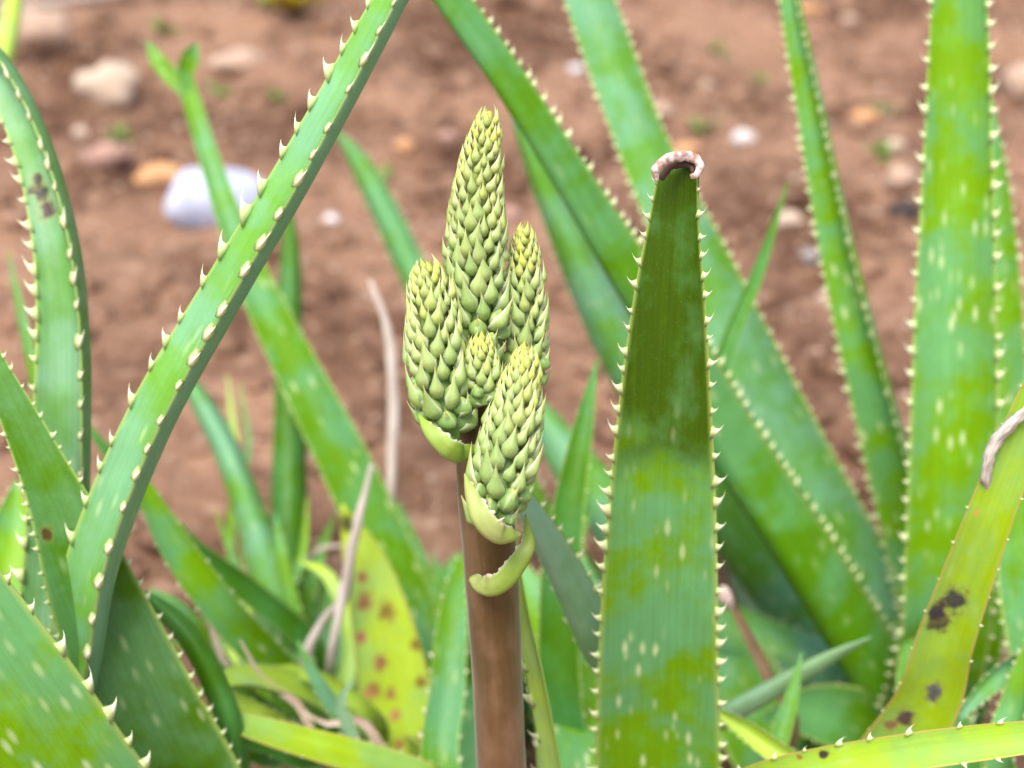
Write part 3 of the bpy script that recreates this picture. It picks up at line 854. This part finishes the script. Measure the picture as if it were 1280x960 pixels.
# ------------------------------------------------------------------ dry stems
DRY = NT('dry_stem')
_o = DRY.attr('leafc').outputs['Vector']
_n = DRY.noise(DRY.vmul(_o, (420, 45, 5)), 1.0, 4)
DRY_M = DRY.fin(DRY.mix(DRY.step(_n, .3, .7), (0.40, 0.31, 0.26), (0.74, 0.66, 0.60)), 0.85, 0.2)


def gpt(x, y, d, r):
    q = P(x, y, d)
    return (q.x, q.y, q.z, r)


def stem(rows, label):
    g = rows[0]
    rows = [(a, b, c, d * 0.68) for a, b, c, d in rows]
    o = tube('dry_stem', rows, DRY_M, None, n=70, m=10, rough=0.55, seed=len(label), flat=0.6)
    tag(o, label, 'dry stem', 'dry stems')


stem([(-0.065, 0.64, -0.01, .0035), gpt(484, 790, .80, .0040), gpt(486, 660, .80, .0044), gpt(492, 500, .80, .0042), gpt(484, 410, .80, .0036), gpt(463, 350, .80, .0020)],
     'tall pale dry stalk standing on soil behind the racemes')
stem([(-0.098, 0.60, -0.01, .0035), gpt(412, 838, .71, .0036), gpt(432, 730, .705, .0042), gpt(448, 650, .70, .0034), gpt(465, 580, .70, .0018)],
     'dry bent straw in front of the yellow spotted leaf')
stem([(-0.105, 0.60, -0.01, .003), gpt(380, 838, .715, .0034), gpt(402, 780, .71, .0034), gpt(430, 748, .708, .0026)],
     'short dry straw stub beside the bent straw')
stem([(-0.13, 0.66, -0.01, .002), gpt(355, 745, .80, .0022), gpt(395, 690, .80, .0022), gpt(450, 680, .80, .0018)],
     'thin curved pale stem arching over the low leaves')


# ------------------------------------------------------------------ weeds on the soil
def weed(x, y, size_px, nlf, label, mat, seed):
    rr = random.Random(seed)
    g, k = ground_at(x, y)
    d = (g - CAM).dot(FW)
    s = size_px * pxm(d)
    t = thing('weed_sprout', (g.x, g.y, ground_h(g.x, g.y)), label, 'weed', 'weeds on the soil')
    for i in range(nlf):
        a = i * 2.4 + rr.random()
        ln = s * rr.uniform(0.35, 0.75)
        el = rr.uniform(0.3, 1.2)
        dr = Vector((math.cos(a) * math.cos(el), math.sin(a) * math.cos(el), math.sin(el)))
        sd2 = dr.cross(Vector((0, 0, 1))).normalized()
        n2 = sd2.cross(dr)
        V, F = [], []
        prof = [(0, .03), (.25, .16), (.5, .22), (.75, .16), (1, .01)]
        for j, (f, wv) in enumerate(prof):
            c = Vector(t.location) + dr * (f * ln) - Vector((0, 0, 1)) * (ln * 0.25 * f * f)
            for u in (-1, 0, 1):
                V.append(c + sd2 * (u * wv * ln) + n2 * (abs(u) * 0.05 * ln))
            V.append(c - n2 * (0.04 * ln))
        for j in range(4):
            b = j * 4
            F += [(b, b + 1, b + 5, b + 4), (b + 1, b + 2, b + 6, b + 5), (b + 2, b + 3, b + 7, b + 6), (b + 3, b, b + 4, b + 7)]
        mesh_obj('leaf', V, F, mat, t)
    return t


WM = NT('weed_green')
WEED_M = WM.fin((0.22, 0.33, 0.08), 0.6, 0.3)
WM = NT('weed_yellow')
WEED_Y = WM.fin((0.55, 0.42, 0.03), 0.6, 0.3)
for i, (x, y, s_, nl, lb) in enumerate([
        (205, 28, 46, 9, 'small bushy weed on soil behind the forked leaf tip'),
        (148, 160, 42, 8, 'weed sprout between the pale stone and the pink stone'),
        (275, 112, 50, 7, 'flat weed beside the sandy flat stone'),
        (345, 128, 34, 6, 'tiny weed against the upper diagonal toothed leaf'),
        (480, 212, 40, 6, 'thin weed beside the dull orange pebble'),
        (875, 155, 56, 9, 'spreading weed behind the curled dry leaf tip'),
        (893, 55, 40, 6, 'tiny weed on soil above the small beige pebble'),
        (1100, 195, 54, 9, 'weed patch between narrow leaf and broad leaf'),
        (1112, 118, 40, 7, 'small weed beside the bright orange pebble'),
        (1262, 108, 44, 8, 'weed growing at the sandy stone beyond the broad leaf'),
        (950, 95, 44, 6, 'sparse weed on soil by the white quartz pebble'),
        (760, 30, 40, 6, 'tiny weed between the two upper crossing leaves')]):
    weed(x, y, s_, nl, lb, WEED_M, 40 + i)
weed(366, 30, 110, 16, 'weed with yellow leaves near the upper diagonal leaf', WEED_Y, 99)
weed(330, 4, 46, 6, 'green weed beside the yellow leaved weed', WEED_M, 98)
_g, _ = ground_at(75, 10)
stem([(-0.62, 1.80, 0.004, .007), (_g.x - 0.12, _g.y - 0.06, 0.012, .0075), (_g.x + 0.04, _g.y, 0.014, .007), (_g.x + 0.2, _g.y + 0.12, 0.008, .004)],
     'pale twig lying on the soil beyond the beige stone')

# ------------------------------------------------------------------ flower spike
SM = NT('flower_stalk_skin')
_c = SM.attr('leafc').outputs['Vector']
_s = SM.sep(_c)
_st = SM.noise(SM.vmul(_c, (420.0, 12.0, 0.0)), 1.0, 3.0)
_bl = SM.noise(SM.vmul(_c, (90.0, 45.0, 0.0)), 1.0, 4.0)
_n = SM.noise(SM.vmul(_c, (300.0, 120.0, 0.0)), 1.0, 4.0)
_fine = SM.noise(SM.vmul(_c, (2500.0, 1800.0, 0.0)), 1.0, 3.0)
_col = SM.mix(SM.step(_s[2], 0.48, 0.74), (0.235, 0.112, 0.056), (0.105, 0.062, 0.014))
_col = SM.mix(SM.math('MULTIPLY', SM.step(_st, 0.4, 0.75), 0.22), _col, (0.26, 0.14, 0.085))
_col = SM.mix(SM.math('MULTIPLY', SM.step(_bl, 0.42, 0.68), 0.45), _col, (0.31, 0.175, 0.105))
_col = SM.mix(SM.math('MULTIPLY', SM.step(_bl, 0.40, 0.28), 0.5), _col, (0.10, 0.085, 0.022))
_col = SM.mix(SM.math('MULTIPLY', SM.step(_n, 0.45, 0.75), 0.35), _col, (0.15, 0.07, 0.025))
_col = SM.mix(SM.math('MULTIPLY', SM.step(_fine, 0.6, 0.75), 0.35), _col, (0.36, 0.23, 0.16))
SM.bump(_st, 0.25, 0.0012)
STALK_M = SM.fin(_col, 0.5, 0.4)
SM.b.inputs['Sheen Weight'].default_value = 0.25
SM.b.inputs['Sheen Roughness'].default_value = 0.4

spike = thing('aloe_flower_spike', (0.0, 0.40, 0), 'young aloe flower spike with five green bud racemes on a brown stalk', 'flower spike')
_b = P(629, 960, .515)
stalk_rows = [(_b.x + 0.004, _b.y + 0.035, -0.02, .0112)]
for x, y, d, wd in [(633, 1080, .545, 63), (627, 960, .515, 62), (619, 800, .488, 64), (612, 690, .474, 68), (604, 600, .466, 66), (598, 530, .462, 52), (598, 470, .459, 34), (600, 420, .457, 22)]:
    q = P(x, y, d)
    stalk_rows.append((q.x, q.y, q.z, wd * pxm(d) / 2))
stalk = tube('stalk', stalk_rows, STALK_M, spike, n=110, m=28, rough=0.03)

# bract: teardrop scale with a long point; local Z along, Y outward, X across
def bract_geo(seed, acum=1.6, blg=0.40):
    rr = random.Random(seed)
    nv, nu = 11, 9
    skew = rr.uniform(-0.10, 0.10)
    V, F, A = [], [], []
    for sh in (0, 1):
        for i in range(nv):
            v = i / (nv - 1)
            if v < 0.28:
                hw = 0.30 + 0.22 * math.sin(v / 0.28 * math.pi / 2)
            else:
                hw = 0.52 * (1 - (v - 0.28) / 0.72)**acum + 0.012
            bul = blg * (math.sin(min(1, (v + 0.03) / 0.34) * math.pi / 2)) * (1 - 0.30 * max(0, v - 0.28) / 0.72)
            for j in range(nu):
                u = -1 + 2 * j / (nu - 1)
                x = hw * math.sin(u * 1.35) / math.sin(1.35) + skew * v * v
                y = bul * 0.9 - hw * 1.02 * (1 - math.cos(u * 1.35)) + 0.06 * (1 - abs(u))**2 * (1 - v)
                if sh:
                    y -= 0.055 * (1 - 0.8 * v) * (1 - 0.6 * abs(u)**3)
                    x *= 0.985
                V.append((x, y, v * 1.78 - 0.20))
                A.append((abs(u), v, sh))
    o = nv * nu
    for i in range(nv - 1):
        for j in range(nu - 1):
            a = i * nu + j
            F.append((a, a + nu, a + nu + 1, a + 1))
            F.append((o + a, o + a + 1, o + a + nu + 1, o + a + nu))
    for i in range(nv - 1):
        for j, s in ((0, 1), (nu - 1, -1)):
            a, b = i * nu + j, (i + 1) * nu + j
            F.append((a, o + a, o + b, b) if s > 0 else (a, b, o + b, o + a))
    for j in range(nu - 1):
        F.append((j, j + 1, o + j + 1, o + j))
        a = (nv - 1) * nu + j
        F.append((a, o + a, o + a + 1, a + 1))
    return V, F, A


def bud_geo(seed):
    V, F, A = [], [], []
    nv, nu = 10, 14
    for i in range(nv + 1):
        v = i / nv
        r = 0.46 * math.sin(math.pi * min(1, 0.06 + v * 0.97))**0.72
        for j in range(nu):
            a = j / nu * 2 * math.pi
            rib = 1 + 0.06 * math.cos(3 * a + seed) * math.sin(math.pi * v)
            V.append((r * math.cos(a) * rib, 0.02 + r * math.sin(a) * rib * 0.92, v * 1.12 - 0.16))
            A.append((0.5 + 0.5 * math.cos(3 * a + seed), v, 0))
    for i in range(nv):
        for j in range(nu):
            F.append((i * nu + j, i * nu + (j + 1) % nu, (i + 1) * nu + (j + 1) % nu, (i + 1) * nu + j))
    F.append(tuple(range(nu - 1, -1, -1)))
    F.append(tuple(range(nv * nu, nv * nu + nu)))
    return V, F, A


def tone_of(t):
    at = t.attr('tone').outputs['Fac']
    oc = t.n('ShaderNodeObjectInfo').outputs['Color']
    return t.math('ADD', at, t.sep(oc)[0])


def ramp3(t, f, c0, c1, c2):
    return t.mix(t.step(f, 0.45, 1.0), t.mix(t.step(f, 0.0, 0.55), c0, c1), c2)


BM = NT('bract_green')
_tone = tone_of(BM)
_ba = BM.sep(BM.attr('bractc').outputs['Vector'])
_rn = BM.n('ShaderNodeObjectInfo').outputs['Random']
_col = ramp3(BM, _tone, (0.30, 0.46, 0.13), (0.43, 0.56, 0.18), (0.64, 0.69, 0.11))
_pn = BM.noise(BM.n('ShaderNodeNewGeometry').outputs['Position'], 900.0, 3)
_col = BM.mix(BM.math('MULTIPLY', BM.step(_pn, 0.4, 0.7), 0.25), _col, (0.46, 0.55, 0.24))
_col = BM.mix(BM.math('MULTIPLY', BM.step(_ba[0], 0.35, 0.0), 0.30), _col, (0.22, 0.34, 0.05))
_col = BM.mix(BM.math('MULTIPLY', BM.step(_ba[0], 0.66, 1.0), 0.80), _col, (0.74, 0.75, 0.52))
_col = BM.mix(BM.math('MULTIPLY', BM.step(_ba[1], 0.60, 0.95), 0.55), _col, (0.66, 0.56, 0.22))
_col = BM.mix(BM.math('MULTIPLY', BM.step(_ba[1], 0.90, 1.0), 0.55), _col, (0.42, 0.22, 0.10))
BM.bump(_pn, 0.15, 0.0006)
BRACT_M = BM.fin(_col, 0.42, 0.45, 0.12, (0.0012, 0.0018, 0.0005))
DM = NT('bud_green')
_tone = tone_of(DM)
_ba = DM.sep(DM.attr('bractc').outputs['Vector'])
_col = ramp3(DM, _tone, (0.20, 0.35, 0.09), (0.30, 0.43, 0.12), (0.54, 0.55, 0.07))
_col = DM.mix(DM.math('MULTIPLY', DM.step(_ba[0], 0.80, 1.0), 0.5), _col, (0.55, 0.63, 0.34))
_col = DM.mix(DM.math('MULTIPLY', DM.step(_ba[1], 0.8, 1.0), 0.6), _col, (0.68, 0.66, 0.22))
BUD_M = DM.fin(_col, 0.38, 0.5, 0.12, (0.0012, 0.0018, 0.0005))


def geo_mesh(name, g, mat):
    me = bpy.data.meshes.new(name)
    me.from_pydata(g[0], [], g[1])
    me.polygons.foreach_set('use_smooth', [True] * len(me.polygons))
    at = me.attributes.new('bractc', 'FLOAT_VECTOR', 'POINT')
    at.data.foreach_set('vector', np.asarray(g[2], dtype=np.float32).ravel())
    me.materials.append(mat)
    return me


BG = [bract_geo(k, a, b) for k, (a, b) in enumerate(((1.6, .56), (1.9, .60), (2.1, .54), (1.75, .62)))]
BGS = [bract_geo(10 + k, a, b) for k, (a, b) in enumerate(((1.3, .62), (1.5, .58)))]     # lower, blunter
DG = [bud_geo(k * 1.7) for k in range(3)]
BME = [geo_mesh('bract', g, BRACT_M) for g in BG + BGS]
DME = [geo_mesh('bud', g, BUD_M) for g in DG]
BGALL = BG + BGS


def raceme(axis, prof, size, tone0, seed, single, label, core=0.50, budmin=0.0, amax=38, amin=5, yellow=0.72):
    """axis: (x,y,d) base to tip; prof: outer diameter px at fractions; size: floret width px at base, tip"""
    rr = random.Random(seed)
    rows = [tuple(P(*a)) for a in axis]
    S, L = spline(rows, 200)
    C = [Vector(r[:3]) for r in S]
    dm = axis[len(axis) // 2][2]
    k = pxm(dm)
    fs = [p[0] for p in prof]
    ws = [p[1] for p in prof]
    rad = lambda f: np.interp(f, fs, ws) * k / 2
    # axis body
    rws = []
    for f in (0, .15, .3, .5, .7, .85, .95, 1.0):
        c = C[min(199, int(f * 199))]
        rws.append((c.x, c.y, c.z, rad(f) * core))
    ax = tube('raceme', rws, BUD_M, spike, n=40, m=12)
    ax['label'] = label
    ax.color = (0.25, 0, 0, 1)
    me = ax.data
    at = me.attributes.new('bractc', 'FLOAT_VECTOR', 'POINT')
    at.data.foreach_set('vector', np.zeros(len(me.vertices) * 3, dtype=np.float32))
    at = me.attributes.new('tone', 'FLOAT', 'POINT')
    at.data.foreach_set('value', [tone0 + yellow * (i // 12 / 39)**1.3 for i in range(len(me.vertices))])
    ax.color = (0, 0, 0, 1)
    fl = []
    f, ang = 0.012, rr.random() * 6
    while f < 0.975:
        sz = (size[0] + (size[1] - size[0]) * f**0.85) * k
        fl.append((f, ang, sz))
        ang += 2.399963
        f += (0.965 * sz)**2 / (2 * math.pi * max(rad(f), sz * 0.35) * 0.80) / L
    out = []
    for f, ang, sz in fl:
        i = min(198, int(f * 199))
        c = C[i].lerp(C[i + 1], f * 199 - i)
        t = (C[min(199, i + 3)] - C[max(0, i - 3)]).normalized()
        e1 = t.cross(Vector((0.2, -0.9, 0.1))).normalized()
        e2 = t.cross(e1).normalized()
        r = (e1 * math.cos(ang) + e2 * math.sin(ang)).normalized()
        rad_o = rad(f)
        slope = math.atan((rad(min(1, f + 0.05)) - rad(max(0, f - 0.05))) / (L * (min(1, f + 0.05) - max(0, f - 0.05))))
        al = R(amin + (amax - amin) * max(0.0, 1 - f / 0.35)**1.6 + rr.uniform(-6, 6)) + max(-1.1, min(0.0, slope))
        z = (t * math.cos(al) + r * math.sin(al)).normalized()
        y = (r - z * r.dot(z)).normalized()
        x = y.cross(z).normalized()
        # outer surface of scale ends near rad_o
        p0 = c + r * max(0.0, rad_o - sz * (0.50 + 0.30 * math.sin(al))) + r * (sz * rr.uniform(-0.14, 0.12))
        tw = rr.uniform(-0.26, 0.26)
        x2 = x * math.cos(tw) + z * math.sin(tw)
        z2 = z * math.cos(tw) - x * math.sin(tw)
        sz = sz * rr.uniform(0.82, 1.16)
        sx, sy, szz = sz * rr.uniform(0.76, 0.96), sz * rr.uniform(0.9, 1.1), sz * (1.08 if f > 0.2 else 0.80) * rr.uniform(0.95, 1.12)
        m = Matrix(((x2.x * sx, y.x * sy, z2.x * szz, p0.x), (x2.y * sx, y.y * sy, z2.y * szz, p0.y), (x2.z * sx, y.z * sy, z2.z * szz, p0.z), (0, 0, 0, 1)))
        tone = min(1.15, max(0, tone0 + (f**1.5) * yellow + rr.uniform(-0.2, 0.2)))
        vis = r.dot((CAM - c).normalized())
        bi = rr.randrange(4) if f > 0.10 else 4 + rr.randrange(2)
        out.append((vis, sz, m, tone, bi, f))
    order = sorted([o for o in out if o[0] > -0.12], key=lambda o: -o[1])
    pick = set(id(o) for o in order[:single])
    JV, JF, JA, JT = [], [], [], []
    KV, KF, KA, KT = [], [], [], []
    for o in out:
        vis, sz, m, tone, bi, f = o
        di = rr.randrange(3)
        md = m @ Matrix.Diagonal((1.10, 0.98, 0.84, 1))
        if f < 0.2:
            md = m @ Matrix.Diagonal((1.22, 1.26, 1.22, 1))
        if id(o) in pick:
            b = bpy.data.objects.new('bract', BME[bi])
            COL.objects.link(b)
            b.matrix_basis = m
            b.color = (tone, 0, 0, 1)
            attach(b, ax)
            if f < 0.62:
                b = bpy.data.objects.new('bud', DME[di])
                COL.objects.link(b)
                b.matrix_basis = md
                b.color = (tone, 0, 0, 1)
                attach(b, ax)
        else:
            g = BGALL[bi]
            b0 = len(JV)
            JV += [m @ Vector(v) for v in g[0]]
            JF += [tuple(b0 + q for q in fc) for fc in g[1]]
            JA += g[2]
            JT += [tone] * len(g[0])
            if f < 0.62:
                g = DG[di]
                b0 = len(KV)
                KV += [md @ Vector(v) for v in g[0]]
                KF += [tuple(b0 + q for q in fc) for fc in g[1]]
                KA += g[2]
                KT += [tone] * len(g[0])
    for nm, a, b, c_, d_, mt in (('small_bracts', JV, JF, JA, JT, BRACT_M), ('small_buds', KV, KF, KA, KT, BUD_M)):
        if a:
            q = mesh_obj(nm, a, b, mt, ax, attrs={'bractc': ('FLOAT_VECTOR', c_), 'tone': ('FLOAT', d_)})
            q.color = (0, 0, 0, 1)
            q['kind'] = 'stuff'
    return len(out), len(order)


ND = []
ND.append(raceme([(600, 478, .460), (598, 400, .456), (594, 320, .453), (598, 230, .450), (612, 139, .447)],
       [(0, 62), (.15, 76), (.35, 84), (.5, 80), (.65, 70), (.8, 55), (.9, 41), (.97, 27), (1, 12)], (30, 9), 0.14, 5, 110, 'tallest tapering raceme of green buds', yellow=0.75))
ND.append(raceme([(566, 556, .449), (552, 500, .446), (544, 430, .445), (538, 370, .446), (533, 330, .447)],
       [(0, 40), (.12, 76), (.25, 88), (.45, 80), (.65, 70), (.85, 58), (.95, 42), (1, 20)], (33, 10), 0.04, 8, 60, 'leaning raceme of green buds above a clasping bract', yellow=0.85))
ND.append(raceme([(656, 500, .466), (658, 440, .464), (656, 380, .462), (655, 320, .460), (655, 285, .459)],
       [(0, 50), (.2, 62), (.45, 60), (.65, 52), (.85, 38), (.95, 28), (1, 12)], (28, 9), 0.14, 11, 45, 'slim raceme half hidden behind the two front ones', yellow=0.8))
ND.append(raceme([(616, 662, .440), (624, 610, .438), (637, 550, .438), (650, 490, .440), (658, 434, .443)],
       [(0, 44), (.10, 76), (.25, 86), (.42, 80), (.6, 68), (.8, 52), (.93, 34), (1, 12)], (31, 9), 0.04, 14, 65, 'lowest raceme in a torn pale bract', yellow=0.9))
ND.append(raceme([(606, 506, .447), (604, 480, .4465), (602, 450, .446), (601, 421, .446)],
       [(0, 34), (.2, 52), (.45, 54), (.7, 42), (.9, 30), (1, 18)], (21, 8), 0.22, 17, 20, 'smallest egg shaped raceme between the others', yellow=0.75, amin=3, amax=16))
print('florets', ND)

# clasping bracts (boat shaped)
CB = dict(a=(0.24, 0.36, 0.055), b=(0.34, 0.45, 0.15), spots=0.0, edge=(0.78, 0.76, 0.66), edge_w=0.84)
CLASP = leaf_material('clasping_bract', **CB)
CLASP2 = leaf_material('clasping_bract_pinkish', a=(0.25, 0.37, 0.07), b=(0.38, 0.43, 0.17), spots=0.0, edge=(0.80, 0.70, 0.61), edge_w=0.80)


def clasp(pts, mat, label, **kw):
    o = leaf(spike, pts, mat, base=False, name='clasping_bract', n=40, label=label, **kw)
    return o


clasp([(598, 560, .454, 10, 50), (590, 568, .447, 24, 58), (574, 576, .442, 38, 64), (556, 570, .438, 44, 64), (541, 555, .437, 38, 62), (530, 538, .438, 24, 52), (523, 518, .441, 3, 45)],
      CLASP, 'green boat shaped bract under the leaning raceme', face=-1, chan=0.8, th=0.05, ragged=0.22)
clasp([(650, 668, .440, 10, 50), (641, 674, .435, 28, 58), (622, 677, .432, 42, 64), (604, 666, .430, 46, 62), (591, 646, .429, 40, 52), (584, 616, .430, 22, 40), (581, 592, .434, 3, 30)],
      CLASP2, 'torn whitish bract under the lowest raceme', face=-1, chan=0.8, th=0.05, ragged=0.40)
clasp([(588, 724, .464, 20, -50), (597, 737, .459, 34, -58), (615, 743, .455, 42, -62), (637, 732, .453, 42, -58), (655, 707, .452, 36, -48), (665, 682, .453, 26, -38), (661, 659, .456, 12, -30), (657, 643, .458, 2, -25)],
      CLASP2, 'pale green curved bract clasping the bare stalk', face=-1, chan=0.8, th=0.05, ragged=0.35)
